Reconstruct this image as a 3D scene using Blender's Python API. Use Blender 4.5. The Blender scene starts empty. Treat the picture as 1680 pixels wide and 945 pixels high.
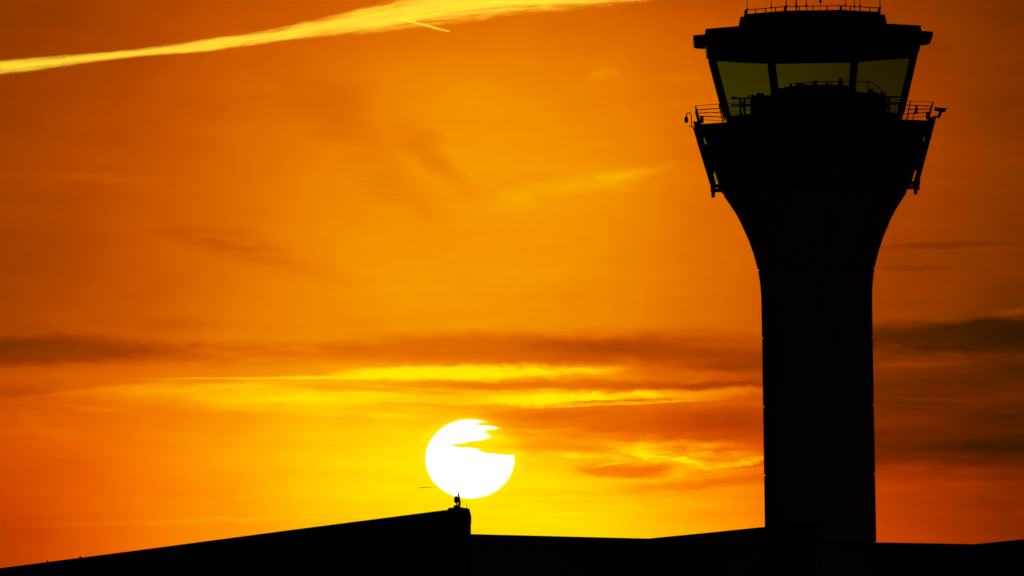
import bpy, math, random
from mathutils import Vector, Matrix
R = math.radians
random.seed(7)
scene = bpy.context.scene
COL = scene.collection

# ------------------------------------------------------------------ camera
HFOV = 6.2
F = 840 / math.tan(R(HFOV / 2))            # focal length in photo pixels (1680 wide)
YH = 1148.0                                 # row of the horizon (below the frame)
PITCH = math.atan((YH - 472.5) / F)
ROLL = R(0.85)
CAMZ = 1.7
MC = Matrix.Rotation(R(90) + PITCH, 3, 'X') @ Matrix.Rotation(-ROLL, 3, 'Z')
cam_d = bpy.data.cameras.new('camera')
cam = bpy.data.objects.new('camera', cam_d); COL.objects.link(cam)
cam.location = (0, 0, CAMZ)
cam.rotation_euler = MC.to_euler()
cam_d.sensor_width = 36
cam_d.angle = R(HFOV)
cam_d.clip_start = 1
cam_d.clip_end = 400000
scene.camera = cam

def ray(px, py):
    return MC @ Vector(((px - 840) / F, -(py - 472.5) / F, -1))
def at(px, py, D):
    d = ray(px, py); d = d * (D / d.y)
    return Vector((d.x, D, d.z + CAMZ))

# ------------------------------------------------------------------ materials
def newmat(name):
    m = bpy.data.materials.new(name); m.use_nodes = True
    nt = m.node_tree
    return m, nt, nt.nodes['Principled BSDF']
def mat(name, col, rough=0.7, metal=0.0, scale=1.0, var=0.25, bump=0.1, streak=1.0):
    m, nt, p = newmat(name)
    tc = nt.nodes.new('ShaderNodeTexCoord'); mp = nt.nodes.new('ShaderNodeMapping')
    mp.inputs['Scale'].default_value = (scale, scale, scale / streak)
    nz = nt.nodes.new('ShaderNodeTexNoise'); nz.inputs['Scale'].default_value = 1.3
    nz.inputs['Detail'].default_value = 6
    nt.links.new(tc.outputs['Object'], mp.inputs[0]); nt.links.new(mp.outputs[0], nz.inputs['Vector'])
    cr = nt.nodes.new('ShaderNodeValToRGB')
    cr.color_ramp.elements[0].position = .3; cr.color_ramp.elements[1].position = .7
    cr.color_ramp.elements[0].color = tuple(c * (1 - var) for c in col) + (1,)
    cr.color_ramp.elements[1].color = tuple(min(1, c * (1 + var)) for c in col) + (1,)
    nt.links.new(nz.outputs['Fac'], cr.inputs[0]); nt.links.new(cr.outputs[0], p.inputs['Base Color'])
    b = nt.nodes.new('ShaderNodeBump'); b.inputs['Strength'].default_value = bump
    nt.links.new(nz.outputs['Fac'], b.inputs['Height']); nt.links.new(b.outputs[0], p.inputs['Normal'])
    p.inputs['Roughness'].default_value = rough; p.inputs['Metallic'].default_value = metal
    return m
CONC = mat('weathered_concrete', (.22, .21, .20), .9, 0, .6, .3, .2, 4)
CLAD = mat('grey_cladding', (.16, .165, .17), .75, 0, .5, .15, .05, 3)
STEEL = mat('painted_steel', (.10, .10, .105), .65, 0, 3, .2, .05)
DARK = mat('dark_roofing', (.06, .06, .062), .85, 0, 1, .25, .1)
PLAST = mat('dark_plastic', (.04, .04, .042), .6, 0, 5, .2, .03)
SHEET = mat('profiled_sheet', (.14, .14, .145), .8, 0, .4, .2, .05, 6)
WALLM = mat('hangar_wall', (.18, .175, .17), .85, 0, .3, .2, .1, 6)
GRASS = mat('rough_grass', (.05, .07, .025), .95, 0, .15, .5, .5)
TARMAC = mat('worn_tarmac', (.05, .05, .052), .95, 0, .3, .25, .3)

GLASS = bpy.data.materials.new('green_tinted_glass'); GLASS.use_nodes = True
nt = GLASS.node_tree; nt.nodes.clear()
go = nt.nodes.new('ShaderNodeOutputMaterial'); gt = nt.nodes.new('ShaderNodeBsdfTransparent')
gg = nt.nodes.new('ShaderNodeBsdfGlossy'); gm = nt.nodes.new('ShaderNodeMixShader')
gn = nt.nodes.new('ShaderNodeTexNoise'); gn.inputs['Scale'].default_value = .35
gr = nt.nodes.new('ShaderNodeMapRange'); gr.inputs['To Min'].default_value = .03; gr.inputs['To Max'].default_value = .05
gt.inputs[0].default_value = (.50, .74, .4, 1); gg.inputs['Roughness'].default_value = .03
nt.links.new(gn.outputs['Fac'], gr.inputs[0]); nt.links.new(gr.outputs[0], gm.inputs[0])
nt.links.new(gt.outputs[0], gm.inputs[1]); nt.links.new(gg.outputs[0], gm.inputs[2]); nt.links.new(gm.outputs[0], go.inputs[0])

# ------------------------------------------------------------------ mesh helper
class MB:
    def __init__(s): s.v = []; s.f = []
    def add(s, vs, fs):
        n = len(s.v); s.v += [tuple(v) for v in vs]; s.f += [tuple(i + n for i in f) for f in fs]; return s
    def box(s, c, size, M=None):
        hx, hy, hz = size[0] / 2, size[1] / 2, size[2] / 2
        vs = [Vector((x, y, z)) for x in (-hx, hx) for y in (-hy, hy) for z in (-hz, hz)]
        if M is not None: vs = [M @ v for v in vs]
        vs = [v + Vector(c) for v in vs]
        return s.add(vs, [(0, 1, 3, 2), (4, 6, 7, 5), (0, 4, 5, 1), (2, 3, 7, 6), (0, 2, 6, 4), (1, 5, 7, 3)])
    def tube(s, pts, r, n=8, caps=True):
        pts = [Vector(p) for p in pts]; N = len(pts)
        rs = r if isinstance(r, (list, tuple)) else [r] * N
        rings = []
        up = Vector((0, 0, 1))
        for i, p in enumerate(pts):
            t = (pts[min(i + 1, N - 1)] - pts[max(i - 1, 0)]).normalized()
            a = t.cross(up if abs(t.z) < .95 else Vector((0, 1, 0))).normalized(); b = t.cross(a)
            rings.append([p + (a * math.cos(2 * math.pi * k / n) + b * math.sin(2 * math.pi * k / n)) * rs[i] for k in range(n)])
        vs = [v for rg in rings for v in rg]; fs = []
        for i in range(N - 1):
            for k in range(n):
                k2 = (k + 1) % n
                fs.append((i * n + k, i * n + k2, (i + 1) * n + k2, (i + 1) * n + k))
        if caps: fs += [tuple(range(n - 1, -1, -1)), tuple((N - 1) * n + k for k in range(n))]
        return s.add(vs, fs)
    def loft(s, rings, caps=True):
        n = len(rings[0]); vs = [v for rg in rings for v in rg]; fs = []
        for i in range(len(rings) - 1):
            for k in range(n):
                k2 = (k + 1) % n
                fs.append((i * n + k, i * n + k2, (i + 1) * n + k2, (i + 1) * n + k))
        if caps: fs += [tuple(range(n - 1, -1, -1)), tuple((len(rings) - 1) * n + k for k in range(n))]
        return s.add(vs, fs)
    def ell(s, c, r, n=14, m=9, M=None):
        rings = []
        for i in range(m + 1):
            a = math.pi * (i + .02) / (m + .04)
            rg = [Vector((r[0] * math.sin(a) * math.cos(2 * math.pi * k / n), r[1] * math.sin(a) * math.sin(2 * math.pi * k / n), -r[2] * math.cos(a))) for k in range(n)]
            if M is not None: rg = [M @ v for v in rg]
            rings.append([v + Vector(c) for v in rg])
        return s.loft(rings)
    def build(s, name, m, parent=None, loc=None, smooth=False, bevel=0):
        me = bpy.data.meshes.new(name)
        o0 = Vector(loc) if loc is not None else Vector((0, 0, 0))
        me.from_pydata([tuple(Vector(v) - o0) for v in s.v], [], s.f)
        import bmesh
        bm = bmesh.new(); bm.from_mesh(me); bmesh.ops.recalc_face_normals(bm, faces=bm.faces); bm.to_mesh(me); bm.free()
        me.materials.append(m)
        if smooth:
            for p in me.polygons: p.use_smooth = True
        o = bpy.data.objects.new(name, me); COL.objects.link(o)
        o.location = o0
        if parent is not None:
            o.parent = parent
        if bevel:
            b = o.modifiers.new('bevel', 'BEVEL'); b.width = bevel; b.segments = 2; b.limit_method = 'ANGLE'
        return o
def tag(o, label=None, cat=None, group=None, kind=None):
    if label: o['label'] = label
    if cat: o['category'] = cat
    if group: o['group'] = group
    if kind: o['kind'] = kind
    return o
def empty(name, loc, rz=0):
    o = bpy.data.objects.new(name, None); COL.objects.link(o); o.location = loc; o.rotation_euler = (0, 0, rz); return o

# ------------------------------------------------------------------ ground
g = MB().add([(-90000, -5000, 0), (90000, -5000, 0), (90000, 150000, 0), (-90000, 150000, 0)], [(0, 1, 2, 3)])
tag(g.build('ground', GRASS), kind='structure')
g = MB().add([(-260, 120, .004), (260, 120, .004), (260, 900, .004), (-260, 900, .004)], [(0, 1, 2, 3)])
tag(g.build('apron', TARMAC), kind='structure')

# ------------------------------------------------------------------ control tower
TD = 600.0
S = TD / F                                   # metres per photo pixel at the tower
base = at(1341, 555, TD); TX = base.x
def cx(y): return 1334.4 + (y - 50) * .0148
def zt(y): return at(cx(y), y, TD).z
TW = empty('control_tower', (TX, TD, 0), R(-.93))
tag(TW, 'tall dark airport control tower with flared concrete shaft and glazed octagonal cab', 'control tower')
TM = Matrix.Translation((TX, TD, 0)) @ Matrix.Rotation(R(-.93), 4, 'Z')
def octr(hw, z, inset=0):
    Rr = hw * S / math.cos(R(22.5))
    return [Vector((Rr * math.cos(R(22.5 + 45 * k)), Rr * math.sin(R(22.5 + 45 * k)), z)) for k in range(8)]
def octa(levels): return MB().loft([octr(hw, zt(y)) for hw, y in levels])
def circ(r, z, n=96): return [Vector((r * math.cos(2 * math.pi * k / n), r * math.sin(2 * math.pi * k / n), z)) for k in range(n)]

# shaft: grooves at the pour joints
prof = [(150.5, 314), (149.5, 320), (140, 334), (131, 348), (124, 361), (118, 375), (110.5, 392), (104.3, 410), (99.5, 427), (96.2, 440)]
rings = [circ(r * S, zt(y)) for r, y in prof]
def groove(y, r, top=None):
    for yy, rr in ((y, r), (y + .3, r - 2.2), (y + 2.6, r - 2.2), (y + 2.9, r - .2)): rings.append(circ(rr * S, zt(yy)))
groove(440.5, 95.8)
for r, y in ((94.2, 452), (92.6, 464), (91.6, 478), (91.1, 492), (91.0, 520)): rings.append(circ(r * S, zt(y)))
groove(552, 91.0)
rings.append(circ(91 * S, zt(600)))
groove(664, 91.1); rings.append(circ(91.1 * S, zt(720)))
groove(777, 91.2); rings.append(circ(91.2 * S, zt(840)))
groove(890, 91.3); groove(1003, 91.3); rings.append(circ(91.3 * S, 0))
sh = MB().loft(rings).build('shaft', CONC, TW)
for p in sh.data.polygons: p.use_smooth = len(p.vertices) == 4
m_ = sh.modifiers.new('edges', 'EDGE_SPLIT'); m_.split_angle = R(40)
# louvre door strip and ladder hatch low on the shaft are hidden by the hangars, so only the body goes on
body = octa([(151, 313), (154.5, 309), (158, 303), (163, 287), (170, 263), (177.5, 236), (184, 217), (188.5, 208.5)])
body.build('cladding_body', CLAD, TW)
octa([(189.5, 208.45), (190.5, 205.5)]).build('gallery_deck', CONC, TW)

def radial(k):                                # corner k, unit vectors
    a = R(22.5 + 45 * k); return Vector((math.cos(a), math.sin(a), 0)), Vector((-math.sin(a), math.cos(a), 0))
C8 = math.cos(R(22.5))
def rp(k, hw, y, t=0.0):
    u, w = radial(k); v = u * (hw * S / C8) + w * (t * S); v.z = zt(y); return v
def sweepbox(mb, k, pts, w):                  # pts: (hw_in, hw_out, y)
    rg = []
    for hi, ho, y in pts:
        rg.append([rp(k, hi, y, -w), rp(k, ho, y, -w), rp(k, ho, y, w), rp(k, hi, y, w)])
    return mb.loft(rg)
for k in range(8):
    mb = sweepbox(MB(), k, [(189.5, 197.5, 201), (188.2, 196.2, 206), (183.0, 189.8, 230), (173.2, 179.3, 267), (165.2, 171, 296), (164.2, 170, 300), (164, 170, 309)], 3)
    fin = mb.build('corner_fin', STEEL, TW)
    sweepbox(MB(), k, [(164.8, 169.2, 309.1), (164.8, 169.2, 318)], 2.2).build('fin_foot', STEEL, fin)
    for (a, b, h1, o1, h2, o2) in ((206.5, 222, 187, 188.6, 182, 185.4), (238, 279, 176.0, 181.2, 164.5, 169.8), (303, 309.5, 156, 164.1, 153, 164)):
        sweepbox(MB(), k, [(h1 - 1, o1, a), (h2 - 1, o2, b)], 1.8).build('bracket', STEEL, fin)

# cab
def chw(y): return 170 - (y - 93) * .2477
YS = 191.5
mb = MB()
for f in range(8):                            # sill wall, one closed ring
    pass
outer = [octr(chw(205.4) , zt(205.4)), octr(chw(YS), zt(YS))]
inner = [octr(chw(YS) - 6, zt(YS)), octr(chw(205.4) - 6, zt(205.4))]
def ringsolid(loops):
    mb = MB(); n = 8; vs = [v for l in loops for v in l]; L = len(loops); fs = []
    for i in range(L):
        j = (i + 1) % L
        for k in range(n):
            k2 = (k + 1) % n; fs.append((i * n + k, i * n + k2, j * n + k2, j * n + k))
    return mb.add(vs, fs)
ringsolid(outer + inner).build('sill_wall', CLAD, TW)
octa([(chw(205.4) - 6.1, 205.4), (chw(205.4) - 6.1, 203)]).build('cab_floor', DARK, TW)
for k in range(8):
    u, w = radial(k)
    rg = []
    for y in (YS - .1, 92.7):
        hw = chw(y); rg.append([rp(k, hw - 8.5, y, -1.9), rp(k, hw + 1, y, -2.4), rp(k, hw + 1, y, 2.4), rp(k, hw - 8.5, y, 1.9)])
    MB().loft(rg).build('mullion', STEEL, TW)
for k in range(8):
    k2 = (k + 1) % 8
    def cp(kk, off, y, other):                # near corner kk, pulled towards the other corner
        a = rp(kk, chw(y) - off, y); b = rp(other, chw(y) - off, y); return a + (b - a).normalized() * (2.6 * S)
    yb, yt = YS - .15, 92.75
    vs = [cp(k, 2, yb, k2), cp(k2, 2, yb, k), cp(k2, 2, yt, k), cp(k, 2, yt, k2),
          cp(k, 2.6, yb, k2), cp(k2, 2.6, yb, k), cp(k2, 2.6, yt, k), cp(k, 2.6, yt, k2)]
    win = MB().add(vs, [(0, 1, 2, 3), (7, 6, 5, 4), (0, 4, 5, 1), (1, 5, 6, 2), (2, 6, 7, 3), (3, 7, 4, 0)])
    win.build('window', GLASS, TW)
octa([(170, 92.6), (174.5, 87.5), (176, 78), (176, 71.6)]).build('window_header', CLAD, TW)
octa([(190.5, 71.5), (195, 69.5), (196.5, 60.5)]).build('eave', STEEL, TW)
octa([(177.5, 60.4), (176, 50), (175, 49.5)]).build('roof', DARK, TW)
octa([(121, 49.4), (121, 40), (118.5, 29.3), (118, 29)]).build('plant_room', CLAD, TW)
ringsolid([octr(111.5, zt(28.9)), octr(111.5, zt(24.7)), octr(107.5, zt(24.7)), octr(107.5, zt(28.9))]).build('parapet', DARK, TW)

# roof railing
def perimeter(hw, y, per):                    # points along the octagon
    P = octr(hw, zt(y)); out = []
    for k in range(8):
        a, b = P[k], P[(k + 1) % 8]
        for j in range(per): out.append(a.lerp(b, j / per))
    return out
rl = MB()
P = octr(109.5, zt(18)); rl.tube(P + [P[0]], .85 * S, 6)
rail = rl.build('roof_railing', STEEL, TW)
top = perimeter(109.5, 18, 4); bot = perimeter(109.5, 24.8, 4)
for i in range(32):
    w = 2.2 if i % 4 == 0 else .95
    MB().tube([bot[i], top[i]], w * S, 8).build('post', STEEL, rail)
# gallery railing leaning outward
gl = MB()
for y, r in ((175.5, .55), (182.3, .95), (188.3, .5)):
    hw = 186.5 + (205.5 - y) / 30 * 7.5
    P = octr(hw, zt(y)); gl.tube(P + [P[0]], r * S, 6)
gal = gl.build('gallery_railing', STEEL, TW)
top = perimeter(194.2, 175, 3); bot = perimeter(186.5, 205.4, 3)
for i in range(24):
    if i % 3 and bot[i].y > 0: continue          # the far side only has corner posts
    MB().tube([bot[i], top[i]], 1.05 * S, 8).build('post', STEEL, gal)

def tl(v): return TM @ Vector(v)              # tower-local to world

# ------------------------------------------------------------------ things on the tower roof
spots = [(1226, -28, 3.4, .55, 'thin whip aerial at the left corner block of the roof railing'),
         (1265.5, -30, 3.2, .55, 'thin whip aerial on the roof railing, second from the left'),
         (1290, -26, 3.0, .9, 'stouter aerial on the roof railing left of the heavy pole'),
         (1306.5, -28, 3.6, 1.25, 'heavy dark aerial pole, thickest of the tower roof'),
         (1323, -24, 3.0, .8, 'upright aerial just right of the heavy pole on the tower roof'),
         (1387, -30, 3.4, .5, 'thin aerial right of the lamp pole on the tower roof'),
         (1402, -24, 2.9, .6, 'left rod of the close pair of aerials on the right of the tower roof'),
         (1411, -24, 2.7, .6, 'right rod of the close pair of aerials on the right of the tower roof'),
         (1444, -28, 3.4, .8, 'aerial at the right corner block of the roof railing')]
for px, topy, ln, r, lab in spots:
    dep = -2.2 if 1240 < px < 1430 else 0
    frac = abs(px - 1334) / 109
    D = TD - (109.5 * S if frac < .42 else (109.5 - (frac - .414) / .586 * 64) * S)
    b = at(px, 16 if 1240 < px < 1430 else 18, D); b.z = zt(24.6)
    t = empty('aerial', b); tag(t, lab, 'aerial', 'aerials round the tower roof')
    MB().tube([b, b + Vector((0, 0, 2.0)), b + Vector((0, 0, ln))], [r * S, r * S, r * S * .55], 8).build('rod', STEEL, t, None)
    MB().tube([b + Vector((0, 0, .2)), b + Vector((0, 0, .36))], (r + .9) * S, 8).build('clamp', STEEL, t, None)
b = at(1346, 12, TD - 105 * S); b.z = zt(24.6)
t = empty('obstruction_light', b); tag(t, 'slim lamp pole with dark bulbous lamp head, mid front of the tower roof', 'obstruction light')
zz = at(1346, 5, b.y).z - b.z
MB().tube([b, b + Vector((0, 0, zz))], .5 * S, 8).build('pole', STEEL, t)
MB().tube([b + Vector((0, 0, zz)), b + Vector((0, 0, zz + .04)), b + Vector((0, 0, zz + .12)), b + Vector((0, 0, zz + .26)), b + Vector((0, 0, zz + .34))], [.04, .08, .09, .075, .03], 12).build('lamp_head', PLAST, t)

# parent fix: parts built in world space under an empty
for o in COL.objects:
    if o.parent and o.parent.name.split('.')[0] in ('aerial', 'obstruction_light'):
        o.matrix_parent_inverse = Matrix.Translation(-o.parent.location)

def world_part(mb, name, m, t, **kw):
    """mesh given in world coordinates, child of the unrotated empty t"""
    mb.v = [tuple(Vector(v) - t.location) for v in mb.v]
    return mb.build(name, m, t, **kw)

# gooseneck dome camera at the left gallery corner
gx = TD - 75 * S
t = empty('dome_camera', at(1134, 207, gx)); tag(t, 'dome security camera hanging from a gooseneck arm, left of the gallery', 'security camera')
pts = [(1134.6, 207), (1134.6, 198), (1134.3, 190), (1133, 186.2), (1130.6, 184.8), (1128, 185.6), (1126.3, 188), (1126, 191.5)]
world_part(MB().tube([at(x, y, gx) for x, y in pts], .85 * S, 8), 'gooseneck_arm', STEEL, t, smooth=True)
dm = MB(); c0 = at(1126, 191, gx)
dm.tube([at(1126, y, gx) for y in (190.5, 192, 194.5, 197, 199.5, 201.2, 202)], [1.0 * S, 2.2 * S, 3.1 * S, 3.4 * S, 3.0 * S, 1.9 * S, .5 * S], 14)
world_part(dm, 'dome_housing', PLAST, t, smooth=True)
bp = MB().box((at(1135.5, 207.6, gx)), (9.5 * S, 6 * S, 1.3 * S))
bp.tube([at(1135.5, 208, gx), at(1138, 213, gx), at(1142, 217, gx)], .4 * S, 6)
world_part(bp, 'bracket', STEEL, t)

# bullet camera at the right gallery corner
gx = TD - 70 * S
t = empty('bullet_camera', at(1530, 195, gx)); tag(t, 'boxy security camera with sunshield pointing outward, right end of the gallery', 'security camera')
A = Matrix.Rotation(R(4.5), 3, 'Y')
hb = MB()
hb.add([at(x, y, gx + d * S) for d in (-3, 3) for x, y in ((1533, 176.2), (1553.5, 178), (1550.8, 184.3), (1545, 184.5), (1532.5, 181.2))],
       [(0, 1, 2, 3, 4), (9, 8, 7, 6, 5), (0, 5, 6, 1), (1, 6, 7, 2), (2, 7, 8, 3), (3, 8, 9, 4), (4, 9, 5, 0)])
world_part(hb, 'housing', PLAST, t)
sb = MB().add([at(x, y, gx + d * S) for d in (-3.6, 3.6) for x, y in ((1532, 175.6), (1554.5, 177.6), (1554.2, 178.5), (1531.8, 176.4))],
              [(0, 1, 2, 3), (7, 6, 5, 4), (0, 4, 5, 1), (1, 5, 6, 2), (2, 6, 7, 3), (3, 7, 4, 0)])
world_part(sb, 'sunshield', STEEL, t)
arm = MB().tube([at(1543.5, 183, gx), at(1541.2, 189, gx), at(1538.6, 193.4, gx)], [2.4 * S, 2.7 * S, 2.4 * S], 8)
arm.tube([at(1540, 192, gx), at(1534, 191.4, gx), at(1527, 193.5, gx)], 1.5 * S, 8)
world_part(arm, 'bracket', STEEL, t)

# loudhailer / lamp on right gallery rail
gx = TD - 100 * S
t = empty('floodlight', at(1503, 187, gx)); tag(t, 'small dark floodlight clipped to the gallery railing right of the cab', 'floodlight')
fb = MB().add([at(x, y, gx + d * S) for d in (-3, 2) for x, y in ((1501.5, 173), (1503.8, 173.6), (1506.3, 178), (1505.4, 187), (1498.8, 186.6), (1500.6, 181))],
              [(0, 1, 2, 3, 4, 5), (11, 10, 9, 8, 7, 6)] + [(i, (i + 1) % 6, (i + 1) % 6 + 6, i + 6) for i in range(6)])
world_part(fb, 'housing', PLAST, t)
world_part(MB().tube([at(1500, 186, gx), at(1499, 190, gx), at(1497.5, 196, gx)], .8 * S, 6), 'bracket', STEEL, t)
# junction boxes at the two gallery corners
for x0, x1, y0, y1, lab in ((1148.5, 1154.5, 191.5, 202, 'small dark equipment box behind the left corner posts of the gallery railing'),
                       (1519, 1523.5, 184, 195.5, 'small dark equipment box behind the right corner posts of the gallery railing')):
    gy = TD - 60 * S
    c = at((x0 + x1) / 2, (y0 + y1) / 2, gy); w = (x1 - x0) * S; h = (y1 - y0) * S
    t = empty('equipment_box', at((x0 + x1) / 2, y1, gy)); tag(t, lab, 'equipment box', 'equipment boxes on the gallery railing')
    world_part(MB().box(c, (w, .2, h)), 'cabinet', PLAST, t, bevel=.02)
    world_part(MB().box(c + Vector((0, -.115, 0)), (w * .8, .03, h * .85)), 'door', STEEL, t)
    world_part(MB().tube([c + Vector((0, .05, -h / 2)), c + Vector((-.02, .05, -h / 2 - .5))], .02, 8), 'stand', STEEL, t)

# ------------------------------------------------------------------ inside the cab
def pbox(mb, x0, y0, x1, y1, D, dep):
    a = at(x0, y1, D); b = at(x1, y0, D)
    return mb.box(((a.x + b.x) / 2, D, (a.z + b.z) / 2), (abs(b.x - a.x), dep, abs(b.z - a.z)))
ZF = zt(203)
def floorbox(mb, x0, x1, y0, D, dep, zb=None):
    a = at(x0, y0, D); b = at(x1, y0, D); zb = ZF + .02 if zb is None else zb; zt_ = (a.z + b.z) / 2
    return mb.box(((a.x + b.x) / 2, D, (zt_ + zb) / 2), (abs(b.x - a.x), dep, zt_ - zb))
c = at(1341, 190, TD)
t = empty('control_platform', (c.x, TD, ZF)); tag(t, 'raised controllers platform with stepped desks filling the middle of the glazed cab', 'platform')
world_part(floorbox(MB(), 1231.5, 1452, 158, TD, 3.6), 'lower_desk', DARK, t, bevel=.03)
world_part(floorbox(MB(), 1262, 1440, 154.5, TD - .4, 2.2, at(1300, 158, TD).z + .03), 'middle_desk', PLAST, t, bevel=.03)
mb = MB(); zb = at(1340, 154.3, TD).z + .02
pr = [(1272, 157), (1278, 144.5), (1288, 143.5), (1300, 141.5), (1312, 139.5), (1330, 138.8), (1370, 139.2), (1402, 141.0), (1406, 149.5), (1418, 152.5), (1430, 154), (1436, 157)]
n = len(pr)
mb.add([at(x, y, TD + d) for d in (-.9, .9) for x, y in pr], [tuple(range(n)), tuple(range(2 * n - 1, n - 1, -1))] + [(i, (i + 1) % n, (i + 1) % n + n, i + n) for i in range(n)])
world_part(mb, 'upper_desk', PLAST, t)
mb = MB()
D = TD + 1.2
mb.tube([at(x, y, D) for x, y in ((1318, 136.4), (1337, 134.2), (1380, 133.8), (1429, 134.3), (1434, 137), (1446, 148), (1452.5, 149.2), (1452.5, 158))], .75 * S, 8)
hr = world_part(mb, 'handrail', STEEL, t)
for x, y0 in ((1318, 137), (1337, 134.4), (1364, 134.2), (1394, 134.3), (1424, 134.6), (1446, 148.5)):
    a = at(x, y0, D)
    pm = MB().tube([a, Vector((a.x, a.y, at(1340, 160, D).z))], .7 * S, 8)
    world_part(pm, 'post', STEEL, t)
world_part(MB().tube([at(1404, 151.8, D), at(1426, 152.4, D)], .8 * S, 8), 'lower_rail', STEEL, t)
# side desks
for sx, x0, x1, y0, y1, xs, lab in ((-1, 1199, 1233, 160.2, 171.3, (1214.5, 1221.5), 'open desk frame seen through the left pane of the cab'),
                               (1, 1451, 1476, 158, 168.3, (1456.5, 1459.5), 'open desk frame seen through the right pane of the cab')):
    c = at((x0 + x1) / 2, y0, TD)
    t = empty('side_desk', (c.x, TD, ZF)); tag(t, lab, 'desk', 'open side desks in the cab')
    world_part(pbox(MB(), x0, y0, x1, y0 + 2.4, TD, .7), 'desk_top', PLAST, t)
    world_part(pbox(MB(), x0, y1 - .5, x1, y1 + 2, TD, .6), 'shelf', PLAST, t)
    for q in range(2):
        a = at(xs[q], y0 + 2, TD)
        world_part(MB().tube([Vector((a.x, TD + (.2 if q else -.2), a.z)), Vector((a.x, TD + (.2 if q else -.2), ZF + .02))], (1.9 if sx < 0 else 1.1) * S, 8), 'leg', STEEL, t)
# monitors and desk equipment along the desks
def monitor(x, y0, w, h, D, lab, tilt=0):
    b = at(x, y0 + h, D)
    t = empty('monitor', b); tag(t, lab, 'monitor', 'screens along the cab desks')
    sw, shh = w * S, h * S
    world_part(MB().box((b.x, b.y, b.z + shh * .6), (sw, .08, shh * .8), Matrix.Rotation(R(tilt), 3, 'X')), 'screen', PLAST, t, bevel=.012)
    world_part(MB().tube([b + Vector((0, .07, -.06)), b + Vector((0, .06, shh * .6))], .025, 8), 'stand', PLAST, t)
monitor(1247.5, 152.5, 13, 7, TD, 'low wide screen on the left end of the cab desk', -8)
monitor(1234.5, 155.2, 5, 5, TD, 'small screen at the left edge of the solid cab desk')
monitor(1297.5, 137.2, 5, 7, TD - .2, 'narrow screen just right of the left inner mullion')
monitor(1312, 135.8, 14, 5, TD - .1, 'wide low screen left of centre on the upper desk', 5)
monitor(1429, 145.6, 9, 12, TD, 'tallest screen behind the stair handrail in the right pane', -5)
monitor(1357, 135.4, 6, 5, TD - .2, 'small screen between the two seat backs on the upper desk')
for x, y0, w, lab in ((1337.5, 131.8, 4.3, 'rounded headrest of the chair at the centre of the upper desk'),
                      (1379.3, 127.8, 3.2, 'narrow chair headrest rising above the rail left of the right inner mullion')):
    b = at(x, 142, TD + .6)
    t = empty('operator_chair', b); tag(t, lab, 'chair', 'controllers chairs in the cab')
    tp = at(x, y0, TD + .6); hgt = tp.z - b.z
    world_part(MB().ell((b.x, b.y, tp.z - .14), (w * S, .07, .15)), 'headrest', PLAST, t, smooth=True)
    world_part(MB().ell((b.x, b.y + .03, tp.z - .42), (w * S * 1.25, .07, .27)), 'backrest', PLAST, t, smooth=True)
for x, y0, r, lab in ((1203.5, 157.8, 2.4, 'rounded phone lump at the left end of the open desk frame'),
                 (1228.8, 155.2, 1.8, 'small handset knob on the left open desk frame beside the solid desk'),
                 (1289.5, 141.2, 2.2, 'small lamp lump next to the left inner mullion'),
                 (1446.5, 149.6, 2.8, 'rounded lamp lump at the foot of the stair handrail')):
    b = at(x, y0 + r * 2, TD)
    t = empty('desk_lamp', b); tag(t, lab, 'desk lamp', 'small desk fittings in the cab')
    world_part(MB().ell(at(x, y0 + r, TD), (r * S, r * S, r * S)), 'shade', PLAST, t, smooth=True)
    world_part(MB().tube([b + Vector((0, 0, -.08)), b + Vector((0, 0, r * S))], .03, 8), 'stem', PLAST, t)

# ------------------------------------------------------------------ hangars and terminal along the bottom
def prism(mb, outline, D, dep, side=None):
    n = len(outline); fr = [at(x, y, D) for x, y in outline]; bk = [Vector((v.x, v.y + dep, v.z)) for v in fr]
    return mb.add(fr + bk, [tuple(range(n)), tuple(range(2 * n - 1, n - 1, -1))] + [(i, (i + 1) % n, (i + 1) % n + n, i + n) for i in range(n)])
def ygr(D): return YH + CAMZ / D * F
def roofslab(top, D, dep, th):                # slab following the outline, th px thick
    return prism(MB(), top + [(x, y + th) for x, y in reversed(top)], D, dep)
def wallprism(top, D, dep, drop):
    o = [(x, y + drop) for x, y in top]
    fr = [at(x, y, D) for x, y in o]
    fr = fr + [Vector((fr[-1].x, D, 0)), Vector((fr[0].x, D, 0))]
    n = len(fr); bk = [Vector((v.x, v.y + dep, v.z)) for v in fr]
    return MB().add(fr + bk, [tuple(range(n)), tuple(range(2 * n - 1, n - 1, -1))] + [(i, (i + 1) % n, (i + 1) % n + n, i + n) for i in range(n)])
DA = 420.0
c = at(400, 880, DA)
t = empty('terminal_building', (c.x, DA, 0)); tag(t, 'large dark building whose roof climbs to a blunt high corner below the sun', 'building')
topA = [(-420, 987), (0, 932), (220, 903.5), (480, 869), (735, 836.2), (770, 834.2)]
rf = world_part(roofslab(topA, DA, 18, 14), 'roof', SHEET, t)
world_part(wallprism([(x + (12 if x < 0 else 0), y) for x, y in topA[:-1]] + [(769.4, 834.6)], DA + .4, 17.2, 14.6), 'wall', WALLM, t)
DB = 470.0
t = empty('hangar', (at(1060, 900, DB).x, DB, 0)); tag(t, 'low dark hangar left of the tower, its roof dipping to a shallow valley', 'hangar', 'low hangars along the bottom')
topB = [(560, 872.5), (774, 876.2), (900, 879.4), (1063, 883.5)]; topB2 = [(1063, 883.5), (1160, 874), (1254, 864.3), (1352, 854.5)]
world_part(roofslab(topB, DB, 50, 7), 'roof', SHEET, t)
world_part(roofslab(topB2, DB, 50, 7), 'roof', SHEET, t)
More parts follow.
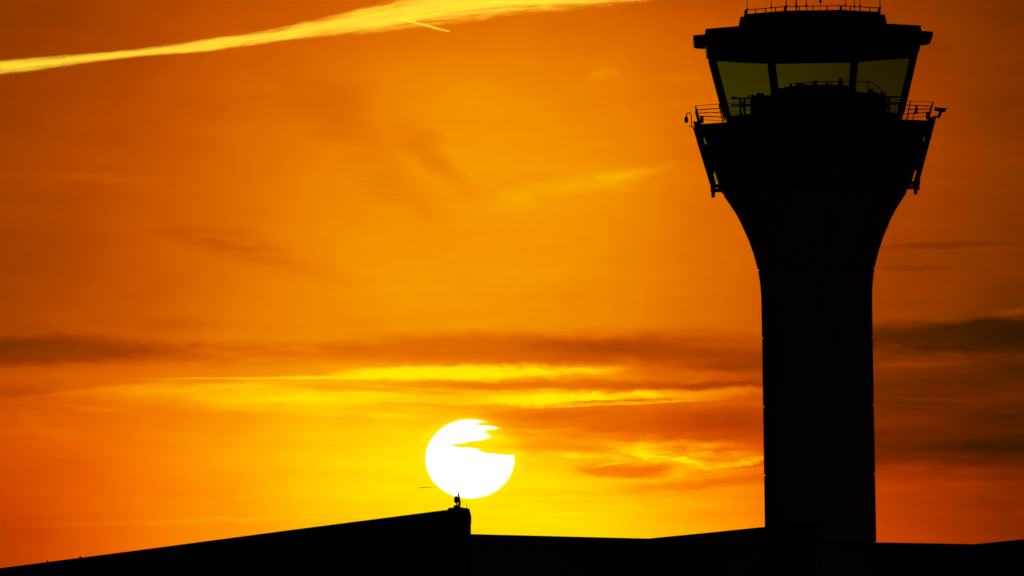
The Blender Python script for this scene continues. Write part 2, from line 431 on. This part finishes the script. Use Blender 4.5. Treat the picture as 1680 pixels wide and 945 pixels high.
world_part(wallprism([(566, 872.5)] + topB[1:] + topB2[1:-1] + [(1346, 855.2)], DB + .6, 48, 7.6), 'wall', WALLM, t)
DC = 520.0
t = empty('hangar', (at(1600, 900, DC).x, DC, 0)); tag(t, 'low dark hangar right of the tower shaft with a roof rising at the right edge', 'hangar', 'low hangars along the bottom')
topC = [(1290, 887.3), (1436, 889.7), (1600, 892.6)]; topC2 = [(1600, 892.6), (1680, 884.6), (1900, 862)]
world_part(roofslab(topC, DC, 50, 7), 'roof', SHEET, t)
world_part(roofslab(topC2, DC, 50, 7), 'roof', SHEET, t)
world_part(wallprism([(1295, 887.4)] + topC[1:] + topC2[1:-1] + [(1894, 863)], DC + .6, 48, 7.6), 'wall', WALLM, t)

SA = DA / F
for x, y, w, h, lab in ((78, 921.6, 3, 2.6, 'tiny roof vent, lower of the two on the left sloping roof'), (132, 914.6, 5.5, 2.2, 'tiny wider roof vent, upper of the two on the left sloping roof')):
    b = at(x, y + .4, DA + .6)
    t = empty('roof_vent', b); tag(t, lab, 'vent', 'vents on the sloping roof')
    world_part(MB().tube([b + Vector((0, 0, -.03)), b + Vector((0, 0, h * SA * .6))], w * SA * .35, 12), 'pipe', STEEL, t)
    world_part(MB().tube([b + Vector((0, 0, h * SA * .6)), b + Vector((0, 0, h * SA * .8)), b + Vector((0, 0, h * SA))], [w * SA * .5, w * SA * .5, w * SA * .1], 12), 'cowl', STEEL, t)

# ------------------------------------------------------------------ radar mast on the high corner
DM = DA + 2.0; SM = DM / F
t = empty('radar_mast', at(750, 834, DM)); tag(t, 'small radar mast with a very long thin bar antenna silhouetted against the sun', 'radar mast')
def P_(x, y, d=0): return at(x, y, DM + d)
def poly(pts, dep):
    n = len(pts)
    return MB().add([P_(x, y, d) for d in (-dep, dep) for x, y in pts], [tuple(range(n)), tuple(range(2 * n - 1, n - 1, -1))] + [(i, (i + 1) % n, (i + 1) % n + n, i + n) for i in range(n)])
world_part(poly([(734.6, 838), (735, 833.6), (744, 832.2), (757, 832.2), (770, 834.5), (770, 838)], .5), 'plinth', CONC, t)
world_part(poly([(744.3, 833), (744.3, 829.3), (746.5, 828.6), (755.3, 828.6), (755.6, 833)], .3), 'cabinet', PLAST, t)
world_part(MB().tube([P_(754, 829), P_(753.4, 820), P_(752.6, 813), P_(751.4, 808), P_(751.2, 796.5)], [2.1 * SM, 1.9 * SM, 1.4 * SM, .55 * SM, .4 * SM], 10), 'mast', STEEL, t)
world_part(MB().ell(P_(748.6, 820, -.05), (3.9 * SM, 2.5 * SM, 6.2 * SM)), 'radome', PLAST, t, smooth=True)
world_part(MB().tube([P_(749.6, 826), P_(750, 829.5)], 1.3 * SM, 8), 'stalk', STEEL, t)
world_part(MB().tube([P_(688, 800.3), P_(702, 799.4), P_(716, 798.5), P_(751.2, 796.4), P_(812, 792.6)], [.55 * SM, .42 * SM, .22 * SM, .2 * SM, .1 * SM], 6), 'bar_antenna', STEEL, t)
world_part(MB().tube([P_(754, 823.6), P_(761, 822.2)], .3 * SM, 6), 'side_arm', STEEL, t)
t = empty('aerial', P_(765.6, 834)); tag(t, 'short whip aerial on the high roof corner right of the radar mast', 'aerial')
world_part(MB().tube([P_(765.6, 834.5), P_(765.5, 824)], [.35 * SM, .3 * SM], 6), 'rod', STEEL, t)
world_part(MB().tube([P_(765.6, 834.5), P_(765.6, 832.8)], .9 * SM, 8), 'foot', STEEL, t)

# ------------------------------------------------------------------ contrails
def contrail_mat(name, seed, dens, unit, axis, core=.9, soft=.35):
    """ice cloud: forward scattering volume; axis = [(x, z, half height)] in object space"""
    m = bpy.data.materials.new(name); m.use_nodes = True; nt = m.node_tree; nt.nodes.clear(); N = nt.nodes.new; L = nt.links.new
    out = N('ShaderNodeOutputMaterial'); vs = N('ShaderNodeVolumeScatter')
    vs.inputs['Color'].default_value = (1, 1, 1, 1); vs.inputs['Anisotropy'].default_value = .75
    tc = N('ShaderNodeTexCoord'); se = N('ShaderNodeSeparateXYZ'); L(tc.outputs['Object'], se.inputs[0])
    def math_(op, a, b=None, c=None, clamp=False):
        n = N('ShaderNodeMath'); n.operation = op; n.use_clamp = clamp
        for i, v in enumerate((a, b, c)):
            if v is None: continue
            if isinstance(v, (int, float)): n.inputs[i].default_value = v
            else: L(v, n.inputs[i])
        return n.outputs[0]
    x0, x1 = axis[0][0], axis[-1][0]
    zs = [p[1] for p in axis]; z0, z1 = min(zs), max(zs); hm = max(p[2] for p in axis)
    xn = math_('DIVIDE', math_('SUBTRACT', se.outputs[0], x0), x1 - x0)
    def cur(vals):
        n = N('ShaderNodeFloatCurve'); c = n.mapping; c.use_clip = False; c.extend = 'HORIZONTAL'; cv = c.curves[0]
        pts = [((p[0] - x0) / (x1 - x0), v) for p, v in zip(axis, vals)]
        cv.points[0].location = pts[0]; cv.points[1].location = pts[-1]
        for p in pts[1:-1]: cv.points.new(*p)
        for p in cv.points: p.handle_type = 'AUTO'
        c.update(); L(xn, n.inputs['Value']); return n.outputs[0]
    zc = math_('MULTIPLY_ADD', cur([(z - z0) / (z1 - z0) for z in zs]), z1 - z0, z0)
    hh = math_('MULTIPLY', cur([p[2] / hm for p in axis]), hm)
    rr = math_('DIVIDE', math_('SUBTRACT', se.outputs[2], zc), hh)      # -1 .. 1 across the trail
    cb_ = N('ShaderNodeCombineXYZ'); L(se.outputs[0], cb_.inputs[0]); L(math_('SUBTRACT', se.outputs[2], zc), cb_.inputs[2]); L(se.outputs[1], cb_.inputs[1])
    def noise(lx, lz, det, off, rot=0.0):
        rt = N('ShaderNodeMapping'); rt.inputs['Rotation'].default_value = (0, R(rot), 0); L(cb_.outputs[0], rt.inputs[0])
        mp = N('ShaderNodeMapping'); mp.inputs['Scale'].default_value = (1 / (lx * unit), 1 / (lz * 4 * unit), 1 / (lz * unit)); mp.inputs['Location'].default_value = (off, seed, off * .7)
        nz = N('ShaderNodeTexNoise'); nz.inputs['Scale'].default_value = 1; nz.inputs['Detail'].default_value = det; nz.inputs['Roughness'].default_value = .6
        L(rt.outputs[0], mp.inputs[0]); L(mp.outputs[0], nz.inputs['Vector']); return nz.outputs['Fac']
    n1 = noise(380, 24, 5, 3, -2); n2 = noise(110, 7, 3, 8, 3); n3 = noise(60, 22, 4, 15)
    ar = math_('ABSOLUTE', rr)
    re = math_('ADD', ar, math_('MULTIPLY', math_('SUBTRACT', n3, .5), .6))
    def smooth(x, a, b, c, d):
        mr = N('ShaderNodeMapRange'); mr.interpolation_type = 'SMOOTHSTEP'; L(x, mr.inputs[0])
        for i, v in enumerate((a, b, c, d)): mr.inputs[i + 1].default_value = v
        return mr.outputs[0]
    prof = smooth(re, 1.0, soft, 0, 1)
    f = math_('ADD', math_('MULTIPLY', n1, .8), math_('MULTIPLY', n2, .6))
    fib = smooth(f, .56, .86, .02, 1.15)
    rc = math_('ABSOLUTE', math_('ADD', rr, math_('MULTIPLY', math_('SUBTRACT', n1, .5), 1.2)))
    cor = smooth(rc, .42, .0, 0, core)
    d = math_('MULTIPLY', math_('MULTIPLY', math_('ADD', fib, cor), prof), dens)
    L(d, vs.inputs['Density']); L(vs.outputs[0], out.inputs['Volume'])
    return m
def contrail(name, edges, D, depth, mk, label, grp=None):
    """edges: (px, top, bottom); a long closed tube of real thickness"""
    pts = []
    for i in range(len(edges) - 1):
        a, b = edges[i], edges[i + 1]
        for j in range(6):
            f = j / 6; pts.append(tuple(a[q] + (b[q] - a[q]) * f for q in range(3)))
    pts.append(edges[-1])
    n = 24; vs = []; fs = []; u = D / F
    for i, (x, y0, y1) in enumerate(pts):
        c = at(x, (y0 + y1) / 2, D); h = (y1 - y0) / 2 * u * 1.3
        for k in range(n):
            a = 2 * math.pi * k / n
            vs.append(c + Vector((0, depth * math.cos(a), h * math.sin(a))))
    for i in range(len(pts) - 1):
        for k in range(n):
            k2 = (k + 1) % n; fs.append((i * n + k, i * n + k2, (i + 1) * n + k2, (i + 1) * n + k))
    fs += [tuple(range(n - 1, -1, -1)), tuple((len(pts) - 1) * n + k for k in range(n))]
    loc = at(pts[len(pts) // 2][0], pts[len(pts) // 2][1], D)
    ax = []
    for x, y0, y1 in edges:
        c = at(x, (y0 + y1) / 2, D) - loc; ax.append((c.x, c.z, (y1 - y0) / 2 * u * 1.12))
    o = MB().add(vs, fs).build(name, mk(ax), None, loc=loc, smooth=True)
    return tag(o, label, 'contrail', grp)
CD = 42000.0
contrail('contrail', [(-160, 121, 143), (0, 99, 123), (80, 92, 113), (200, 82.5, 96.5), (300, 70, 88), (340, 63, 84), (430, 50, 72), (500, 35, 64), (560, 21, 58), (620, 5, 53), (700, -14, 43), (760, -22, 37), (840, -30, 25), (920, -34, 19.5), (1000, -36, 9), (1070, -36, 1), (1180, -44, -14)],
         CD, 60, lambda ax: contrail_mat('contrail_vapour', 3.0, .0085, 1.0, ax), 'broad glowing yellow contrail sweeping across the top left of the sky')
contrail('contrail', [(655, 29, 33.5), (680, 34, 39.5), (700, 38.5, 45), (722, 45, 51.5), (738, 50.5, 53)], CD - 900, 10,
         lambda ax: contrail_mat('short_trail_vapour', 8.0, .028, .3, ax, 1.2, .1), 'short thin yellow contrail spur dropping right from under the broad one')

# a distant bird in front of the broad contrail
b = at(639.6, 23, 900)
mb = MB(); s_ = 900 / F
mb.ell(b, (.62 * s_, .25 * s_, .28 * s_), 10, 6)
for sgn in (-1, 1):
    mb.add([b + Vector((-.25 * s_, 0, .08)), b + Vector((.3 * s_, 0, .08)), b + Vector((.1 * s_, sgn * .3, .22 * s_)), b + Vector((-.1 * s_, sgn * .55, .5 * s_)),
            b + Vector((-.25 * s_, 0, .05)), b + Vector((.3 * s_, 0, .05)), b + Vector((.1 * s_, sgn * .3, .2 * s_)), b + Vector((-.1 * s_, sgn * .55, .48 * s_))],
           [(0, 1, 2, 3), (7, 6, 5, 4), (0, 4, 5, 1), (1, 5, 6, 2), (2, 6, 7, 3), (3, 7, 4, 0)])
tag(mb.build('bird', PLAST, None, loc=b), 'tiny dark bird speck flying in front of the broad contrail', 'bird')

# ------------------------------------------------------------------ world: sunset sky
W = bpy.data.worlds.new('World'); scene.world = W; W.use_nodes = True
nt = W.node_tree; nt.nodes.clear(); N = nt.nodes.new; L = nt.links.new
def val(v, inp):
    if isinstance(v, (int, float)): inp.default_value = v
    else: L(v, inp)
def m2(op, a, b=None, c=None, clamp=False):
    n = N('ShaderNodeMath'); n.operation = op; n.use_clamp = clamp
    val(a, n.inputs[0])
    if b is not None: val(b, n.inputs[1])
    if c is not None: val(c, n.inputs[2])
    return n.outputs[0]
def mrange(x, a, b, c=0.0, d=1.0, kind='SMOOTHSTEP'):
    n = N('ShaderNodeMapRange'); n.interpolation_type = kind; val(x, n.inputs[0])
    for i, v in enumerate((a, b, c, d)): n.inputs[i + 1].default_value = v
    return n.outputs[0]
def mapping(v, kind, loc, rot=0, sc=(1, 1, 1)):
    n = N('ShaderNodeMapping'); n.vector_type = kind; L(v, n.inputs[0])
    n.inputs['Location'].default_value = loc; n.inputs['Rotation'].default_value = (0, 0, rot); n.inputs['Scale'].default_value = sc
    return n.outputs[0]
def curve(x, pts, kind='AUTO'):
    n = N('ShaderNodeFloatCurve'); c = n.mapping; c.use_clip = False; c.extend = 'HORIZONTAL'
    cv = c.curves[0]
    while len(cv.points) > 2: cv.points.remove(cv.points[0])
    cv.points[0].location = pts[0]; cv.points[1].location = pts[-1]
    for p in pts[1:-1]: cv.points.new(*p)
    for p in cv.points: p.handle_type = kind
    c.update(); L(x, n.inputs['Value']) if not isinstance(x, float) else None
    return n.outputs[0]
tc = N('ShaderNodeTexCoord')
nrm = N('ShaderNodeVectorMath'); nrm.operation = 'NORMALIZE'; L(tc.outputs['Generated'], nrm.inputs[0]); DIR = nrm.outputs[0]
sp = N('ShaderNodeSeparateXYZ'); L(DIR, sp.inputs[0])
AZ = m2('ARCTAN2', sp.outputs[0], sp.outputs[1])
EL = m2('ARCSINE', sp.outputs[2])
cb = N('ShaderNodeCombineXYZ')
L(m2('MULTIPLY', AZ, F), cb.inputs[0])
L(m2('MULTIPLY_ADD', EL, -F, YH - 472.5), cb.inputs[1])
Q = mapping(cb.outputs[0], 'POINT', (840, 472.5, 0), -ROLL)      # sky chart: azimuth / elevation, cloud streets tilted by under a degree
sq = N('ShaderNodeSeparateXYZ'); L(Q, sq.inputs[0]); X, Y = sq.outputs[0], sq.outputs[1]
def noise(v, sx, sy, det=5, rough=.55, off=0.0, dist=0.0):
    mp = mapping(v, 'POINT', (off, off * .37, off * .11), 0, (1 / sx, 1 / sy, 1))
    n = N('ShaderNodeTexNoise'); n.noise_dimensions = '2D'; n.inputs['Scale'].default_value = 1; n.inputs['Detail'].default_value = det
    n.inputs['Roughness'].default_value = rough; n.inputs['Distortion'].default_value = dist; L(mp, n.inputs['Vector'])
    return n
def warp(v, sx, sy, ax, ay, off, det=4):
    n = noise(v, sx, sy, det, .55, off)
    a = N('ShaderNodeVectorMath'); a.operation = 'SUBTRACT'; L(n.outputs['Color'], a.inputs[0]); a.inputs[1].default_value = (.5, .5, .5)
    b = N('ShaderNodeVectorMath'); b.operation = 'MULTIPLY'; L(a.outputs[0], b.inputs[0]); b.inputs[1].default_value = (ax, ay, 0)
    c = N('ShaderNodeVectorMath'); c.operation = 'ADD'; L(b.outputs[0], c.inputs[0]); L(v, c.inputs[1]); return c.outputs[0]
QS = warp(Q, 160, 60, 90, 26, 3.3, 5)          # soft warp
QF = warp(warp(Q, 90, 26, 70, 15, 7.1, 6), 26, 7, 14, 5, 1.7, 4)   # ragged warp
# broad light field: rows of brightness along azimuth
XN = m2('DIVIDE', m2('ADD', X, 160), 2000)
xs = [0, 140, 280, 420, 560, 700, 840, 980, 1120, 1260, 1400, 1540, 1680]
rows = [(0, (.31, .36, .41, .46, .51, .55, .55, .53, .47, .42, .35, .29, .22)),
        (150, (.33, .40, .47, .55, .63, .70, .72, .68, .60, .52, .41, .33, .26)),
        (300, (.36, .42, .50, .60, .69, .74, .75, .73, .64, .54, .42, .35, .28)),
        (450, (.36, .43, .52, .63, .72, .755, .755, .72, .62, .52, .38, .31, .23)),
        (545, (.37, .45, .55, .66, .72, .745, .74, .69, .58, .48, .36, .29, .21)),
        (640, (.47, .56, .66, .74, .80, .84, .80, .72, .60, .50, .27, .20, .14)),
        (715, (.52, .62, .74, .85, .94, .99, .90, .78, .64, .53, .28, .20, .14)),
        (755, (.51, .61, .74, .86, .95, 1.0, .98, .88, .76, .60, .28, .21, .16)),
        (800, (.50, .60, .73, .85, .95, 1.0, .99, .94, .84, .70, .50, .38, .28)),
        (890, (.44, .56, .70, .80, .89, .95, .98, .96, .88, .74, .51, .40, .29))]
fld = None; py = None
for y, vs in rows:
    pts = [(0.0, vs[0] * .85)] + [((x + 160) / 2000, v) for x, v in zip(xs, vs)] + [(1.0, vs[-1] * .8)]
    c = curve(XN, pts)
    if fld is None: fld = c
    else:
        w = mrange(Y, py, y, 0, 1, 'SMOOTHSTEP' if y > 600 else 'LINEAR')
        mx = N('ShaderNodeMix'); L(w, mx.inputs[0]); L(fld, mx.inputs[2]); L(c, mx.inputs[3]); fld = mx.outputs[0]
    py = y
T = fld
# clouds: (cx, cy, hx, hy, angle deg (+ = falls to the right), delta, inner radius, warp, texture)
tex1 = mrange(noise(Q, 120, 18, 7, .6, 11).outputs['Fac'], .3, .7, .35, 1.35, 'LINEAR')
tex2 = mrange(noise(QF, 60, 14, 7, .62, 19).outputs['Fac'], .32, .68, -.1, 1.6, 'LINEAR')
feats = [
 # dark bank
 (20, 576, 320, 28, .3, -.125, .45, 'B', 0), (380, 582, 260, 24, 0, -.10, .2, 'B', 1), (830, 574, 340, 34, 0, -.17, .4, 'B', 0), (1120, 582, 260, 46, 2, -.13, .3, 'B', 0),
 (1220, 600, 120, 40, 0, -.05, .1, 'S', 1), (1600, 553, 330, 33, -1, -.15, .45, 'B', 0), (540, 570, 120, 12, 0, -.05, .1, 'F', 1),
 # streaks under it
 (780, 611, 235, 14, -.6, .20, .3, 'R', 0), (790, 608, 240, 13, -.6, .14, .1, 'R', 2), (700, 618, 360, 8, -.5, .12, .1, 'F', 1), (980, 605, 80, 11, 0, .14, .1, 'F', 1), (1150, 612, 110, 8, 4, .08, .1, 'F', 1),
 (1000, 654, 300, 12, -2.6, .20, .3, 'R', 0), (980, 650, 280, 12, -2.6, .10, .1, 'R', 2), (870, 650, 150, 14, 0, .12, .1, 'F', 1), (1020, 663, 190, 3.2, -2.4, .18, .2, 'N', 0), (1010, 658.5, 120, 2, -2.0, -.22, .1, 'F', 0),
 (430, 650, 380, 32, 0, .10, .2, 'F', 0), (500, 650, 300, 22, 0, .08, .1, 'F', 1), (330, 636, 300, 12, -4, .07, .1, 'F', 0), (470, 620.5, 300, 2.8, -.4, .13, .2, 'N', 0), (190, 637, 200, 6, -6.5, .06, .2, 'N', 0),
 (620, 640, 200, 7, 3, -.10, .1, 'F', 1), (1000, 632, 420, 9, 0, -.16, .3, 'F', 0), (760, 667, 170, 6, 1, -.09, .1, 'F', 0), (60, 615, 200, 16, 0, .02, .1, 'S', 0),
 (560, 677, 240, 9, 2, .06, .1, 'F', 1), (30, 645, 120, 10, 3, -.04, .1, 'F', 0), (70, 700, 90, 16, 30, .025, .1, 'F', 1), (120, 668, 170, 7, 5, .04, .1, 'F', 1),
 # mass right of the sun
 (1030, 692, 370, 34, 0, -.14, .35, 'F', 0), (890, 682, 130, 12, 0, -.06, .1, 'F', 0), (905, 706, 70, 5, 0, .08, .1, 'F', 1), (1190, 720, 150, 34, 0, -.06, .1, 'S', 0),
 (900, 734, 120, 14, 0, -.07, .3, 'F', 0), (1120, 742, 180, 28, 6, .15, .2, 'R', 2), (1040, 750, 190, 9, 3, .11, .1, 'R', 2), (1180, 765, 130, 9, -8, .12, .1, 'R', 2), (1150, 728, 120, 5, 2, .07, .1, 'R', 0), (1120, 757, 90, 4, 12, .08, .1, 'R', 0),
 (1020, 774, 92, 14, 1, -.16, .55, 'F', 0), (1005, 761, 65, 3.0, -8, .10, .1, 'F', 0), (1220, 790, 160, 12, -4, -.10, .2, 'F', 0), (1080, 800, 130, 12, -5, -.06, .1, 'F', 0), (1235, 762, 50, 8, -6, -.08, .1, 'F', 0),
 # right of the tower
 (1545, 404, 170, 7, -2.5, -.07, .1, 'F', 0), (1495, 440, 90, 5, 0, -.055, .1, 'F', 0), (1670, 512, 60, 9, -8, .09, .1, 'F', 0), (1600, 528, 80, 6, -8, -.05, .1, 'F', 0),
 (1520, 598, 120, 8, 0, .08, .1, 'F', 1), (1650, 600, 90, 10, 0, -.03, .1, 'F', 1), (1470, 571, 50, 6, 10, .06, .1, 'F', 0), (1560, 768, 190, 12, 1, .07, .1, 'F', 1),
 (1590, 738, 260, 16, 0, -.04, .2, 'B', 0), (1640, 720, 200, 50, 0, -.04, .1, 'S', 0), (1580, 795, 150, 4, 0, .03, .1, 'F', 0),
 # faint high veils
 (930, 309, 210, 24, -12, .09, .0, 'S', 1), (1040, 284, 150, 13, -9, .045, .0, 'S', 1), (980, 122, 36, 12, -15, .07, .0, 'F', 1), (1110, 128, 60, 10, 0, .03, .0, 'F', 1),
 (715, 262, 105, 34, 48, -.08, .0, 'S', 0), (640, 300, 120, 40, 30, -.05, .0, 'S', 1), (385, 400, 140, 34, 12, -.075, .0, 'S', 1), (480, 440, 150, 30, 15, -.04, .0, 'S', 1),
 (560, 190, 170, 60, 35, -.05, .0, 'S', 0), (160, 292, 190, 9, 2, .035, .0, 'F', 1), (60, 315, 160, 26, 0, -.03, .0, 'S', 1), (300, 540, 200, 30, 5, -.04, .0, 'S', 1), (700, 130, 200, 60, 10, .02, 0, 'S', 0),
 # low veils
 (300, 856, 360, 6, -1.5, .035, .1, 'F', 0), (900, 842, 160, 5, 0, .04, .1, 'F', 1), (900, 826, 160, 5, -2, -.03, .1, 'F', 0), (760, 720, 40, 4, 0, .0, .1, 'F', 0)]
QB = warp(warp(Q, 150, 50, 60, 16, 5.9, 3), 42, 20, 24, 15, 2.2, 4)
QR = warp(warp(Q, 90, 26, 60, 14, 7.1, 5), 17, 8, 16, 9, 3.7, 4)
src = {'B': QB, 'R': QR, 'S': QS, 'F': QF, 'N': warp(Q, 120, 60, 20, 3, 4.4, 2)}
for cx_, cy_, hx, hy, ang, dl, ir, wp, tx in feats:
    if dl == 0: continue
    v = mapping(src[wp], 'TEXTURE', (cx_, cy_, 0), R(ang), (hx, hy, 1))
    ln = N('ShaderNodeVectorMath'); ln.operation = 'LENGTH'; L(v, ln.inputs[0])
    w = mrange(ln.outputs['Value'], 1.15, ir, 0, dl)
    if tx: w = m2('MULTIPLY', w, tex1 if tx == 1 else tex2)
    T = m2('ADD', T, w)
# overall streaky texture, stronger low down
amp = m2('MULTIPLY', mrange(Y, 480, 620, .022, .075), mrange(X, 500, 900, .5, 1))
amp2 = m2('MULTIPLY', amp, mrange(Y, 800, 880, 1, .3))
nz = m2('SUBTRACT', noise(QS, 260, 26, 8, .6, 31).outputs['Fac'], .5)
T = m2('MULTIPLY_ADD', nz, m2('MULTIPLY', amp2, 2.2), T)
nz = m2('SUBTRACT', noise(Q, 320, 140, 6, .6, 47).outputs['Fac'], .5)
T = m2('MULTIPLY_ADD', nz, .10, T)
gr = m2('SUBTRACT', noise(Q, 1.9, 1.9, 2, .6, 3).outputs['Fac'], .5)   # very fine mottling of the cloud deck
T = m2('MULTIPLY_ADD', gr, .034, T)
def lin(c):
    c = c / 255; return c / 12.92 if c <= .04045 else ((c + .055) / 1.055) ** 2.4
def ramp(x, stops):
    n = N('ShaderNodeValToRGB'); cr = n.color_ramp; cr.interpolation = 'LINEAR'
    while len(cr.elements) < len(stops): cr.elements.new(.5)
    for e, (t, c) in zip(cr.elements, stops):
        e.position = t / 1.1; e.color = (lin(c[0]), lin(c[1]), lin(c[2]), 1)
    L(x, n.inputs[0]); return n.outputs[0]
# sun disc, flattened by refraction, with ragged cloud across its upper right
v = mapping(Q, 'TEXTURE', (771, 753.3, 0), 0, (72.6, 64.6, 1))
ln = N('ShaderNodeVectorMath'); ln.operation = 'LENGTH'; L(v, ln.inputs[0])
disc = mrange(ln.outputs['Value'], 1.022, .978); AUR = ln.outputs['Value']
sw = warp(Q, 13, 3.5, 12, 2.8, 9.2, 4); ss = N('ShaderNodeSeparateXYZ'); L(sw, ss.inputs[0])
edge = [(680, 800), (689, 797), (692, 795), (695, 780), (697.5, 777), (700, 806), (703, 819), (706, 796), (709, 789), (713, 797), (717, 800), (720.5, 795), (723, 782), (726, 762), (729, 742), (731.2, 732), (733, 744), (734.5, 758), (736, 779), (740, 783), (743, 790), (745, 806), (747.2, 835), (749, 860), (756, 900)]
yb = m2('DIVIDE', m2('SUBTRACT', ss.outputs[1], 680), 80)
xe = curve(yb, [((y - 680) / 80, (x - 700) / 300) for y, x in edge], 'VECTOR')
xr = m2('MULTIPLY_ADD', xe, 300, 700)
dx = m2('SUBTRACT', ss.outputs[0], xr)
# outside the band of rows the veil does not exist
clear = mrange(dx, 10, -5)
band = mrange(Y, 746.5, 750.5, 1, 0)
vis = m2('SUBTRACT', 1.0, m2('MULTIPLY', band, m2('SUBTRACT', 1.0, clear)))
T = m2('ADD', T, mrange(AUR, 1.35, .95, 0, .07))
T = m2('ADD', T, m2('MULTIPLY', mrange(dx, 34, 0, 0, .16), mrange(AUR, 1.1, .98)))
TN = m2('DIVIDE', T, 1.1)
hi = ramp(TN, [(0, (36, 18, 0)), (.1, (68, 30, 0)), (.2, (106, 42, 0)), (.3, (142, 55, 0)), (.4, (174, 68, 0)), (.5, (204, 88, 0)), (.6, (225, 110, 0)), (.7, (238, 134, 0)), (.8, (248, 160, 0)), (.9, (255, 195, 0)), (1.0, (255, 226, 0)), (1.1, (255, 232, 0))])
lo = ramp(TN, [(0, (40, 18, 0)), (.1, (70, 28, 0)), (.2, (106, 33, 0)), (.3, (142, 42, 0)), (.4, (174, 52, 0)), (.5, (206, 68, 0)), (.6, (232, 92, 0)), (.7, (248, 118, 0)), (.8, (255, 148, 0)), (.9, (255, 186, 0)), (1.0, (255, 224, 0)), (1.1, (255, 232, 0))])
mc = N('ShaderNodeMix'); mc.data_type = 'RGBA'; L(mrange(Y, 510, 800, .0, .9), mc.inputs[0]); L(hi, mc.inputs[6]); L(lo, mc.inputs[7]); glow = mc.outputs[2]
sunv = m2('MULTIPLY', disc, vis)
md = N('ShaderNodeMix'); md.data_type = 'RGBA'; L(sunv, md.inputs[0]); L(glow, md.inputs[6]); md.inputs[7].default_value = (1.5, 1.4, 1.15, 1)
# the afterglow fades away from the sun; the rest of the sky is a dim dusk
SUND = ray(771, 753).normalized()
dp = N('ShaderNodeVectorMath'); dp.operation = 'DOT_PRODUCT'; L(DIR, dp.inputs[0]); dp.inputs[1].default_value = tuple(SUND)
ang = m2('ARCCOSINE', m2('MINIMUM', dp.outputs['Value'], 1.0))
fade = mrange(ang, R(5), R(28), 1, 0)
ab = mrange(sp.outputs[2], -.01, .0, 0, 1)
fade = m2('MULTIPLY', fade, ab)
bg1 = N('ShaderNodeBackground'); L(md.outputs[2], bg1.inputs[0]); L(fade, bg1.inputs[1])
sky = N('ShaderNodeTexSky'); sky.sky_type = 'NISHITA'; sky.sun_disc = False
sky.sun_elevation = math.asin(SUND.z); sky.sun_rotation = math.atan2(SUND.x, SUND.y)
sky.air_density = 2; sky.dust_density = 4
bg2 = N('ShaderNodeBackground'); L(sky.outputs[0], bg2.inputs[0]); L(mrange(ang, R(6), R(30), 0, .004), bg2.inputs[1])
ad = N('ShaderNodeAddShader'); L(bg1.outputs[0], ad.inputs[0]); L(bg2.outputs[0], ad.inputs[1])
wo = N('ShaderNodeOutputWorld'); L(ad.outputs[0], wo.inputs[0])

# ------------------------------------------------------------------ sun lamp
ld = bpy.data.lights.new('sun', 'SUN'); ld.energy = 1.0; ld.angle = R(.5); ld.color = (1, .74, .035)
lo_ = bpy.data.objects.new('sun', ld); COL.objects.link(lo_)
lo_.rotation_euler = SUND.to_track_quat('Z', 'Y').to_euler(); lo_.location = (0, 0, 100)

# ------------------------------------------------------------------ render settings
scene.render.engine = 'CYCLES'
scene.render.resolution_x = 1024; scene.render.resolution_y = 576
scene.cycles.max_bounces = 4; scene.cycles.volume_bounces = 2
W.cycles.sampling_method = 'MANUAL'; W.cycles.sample_map_resolution = 256; scene.cycles.transparent_max_bounces = 24
scene.view_settings.view_transform = 'Standard'; scene.view_settings.look = 'None'
scene.view_settings.exposure = 0; scene.view_settings.gamma = 1
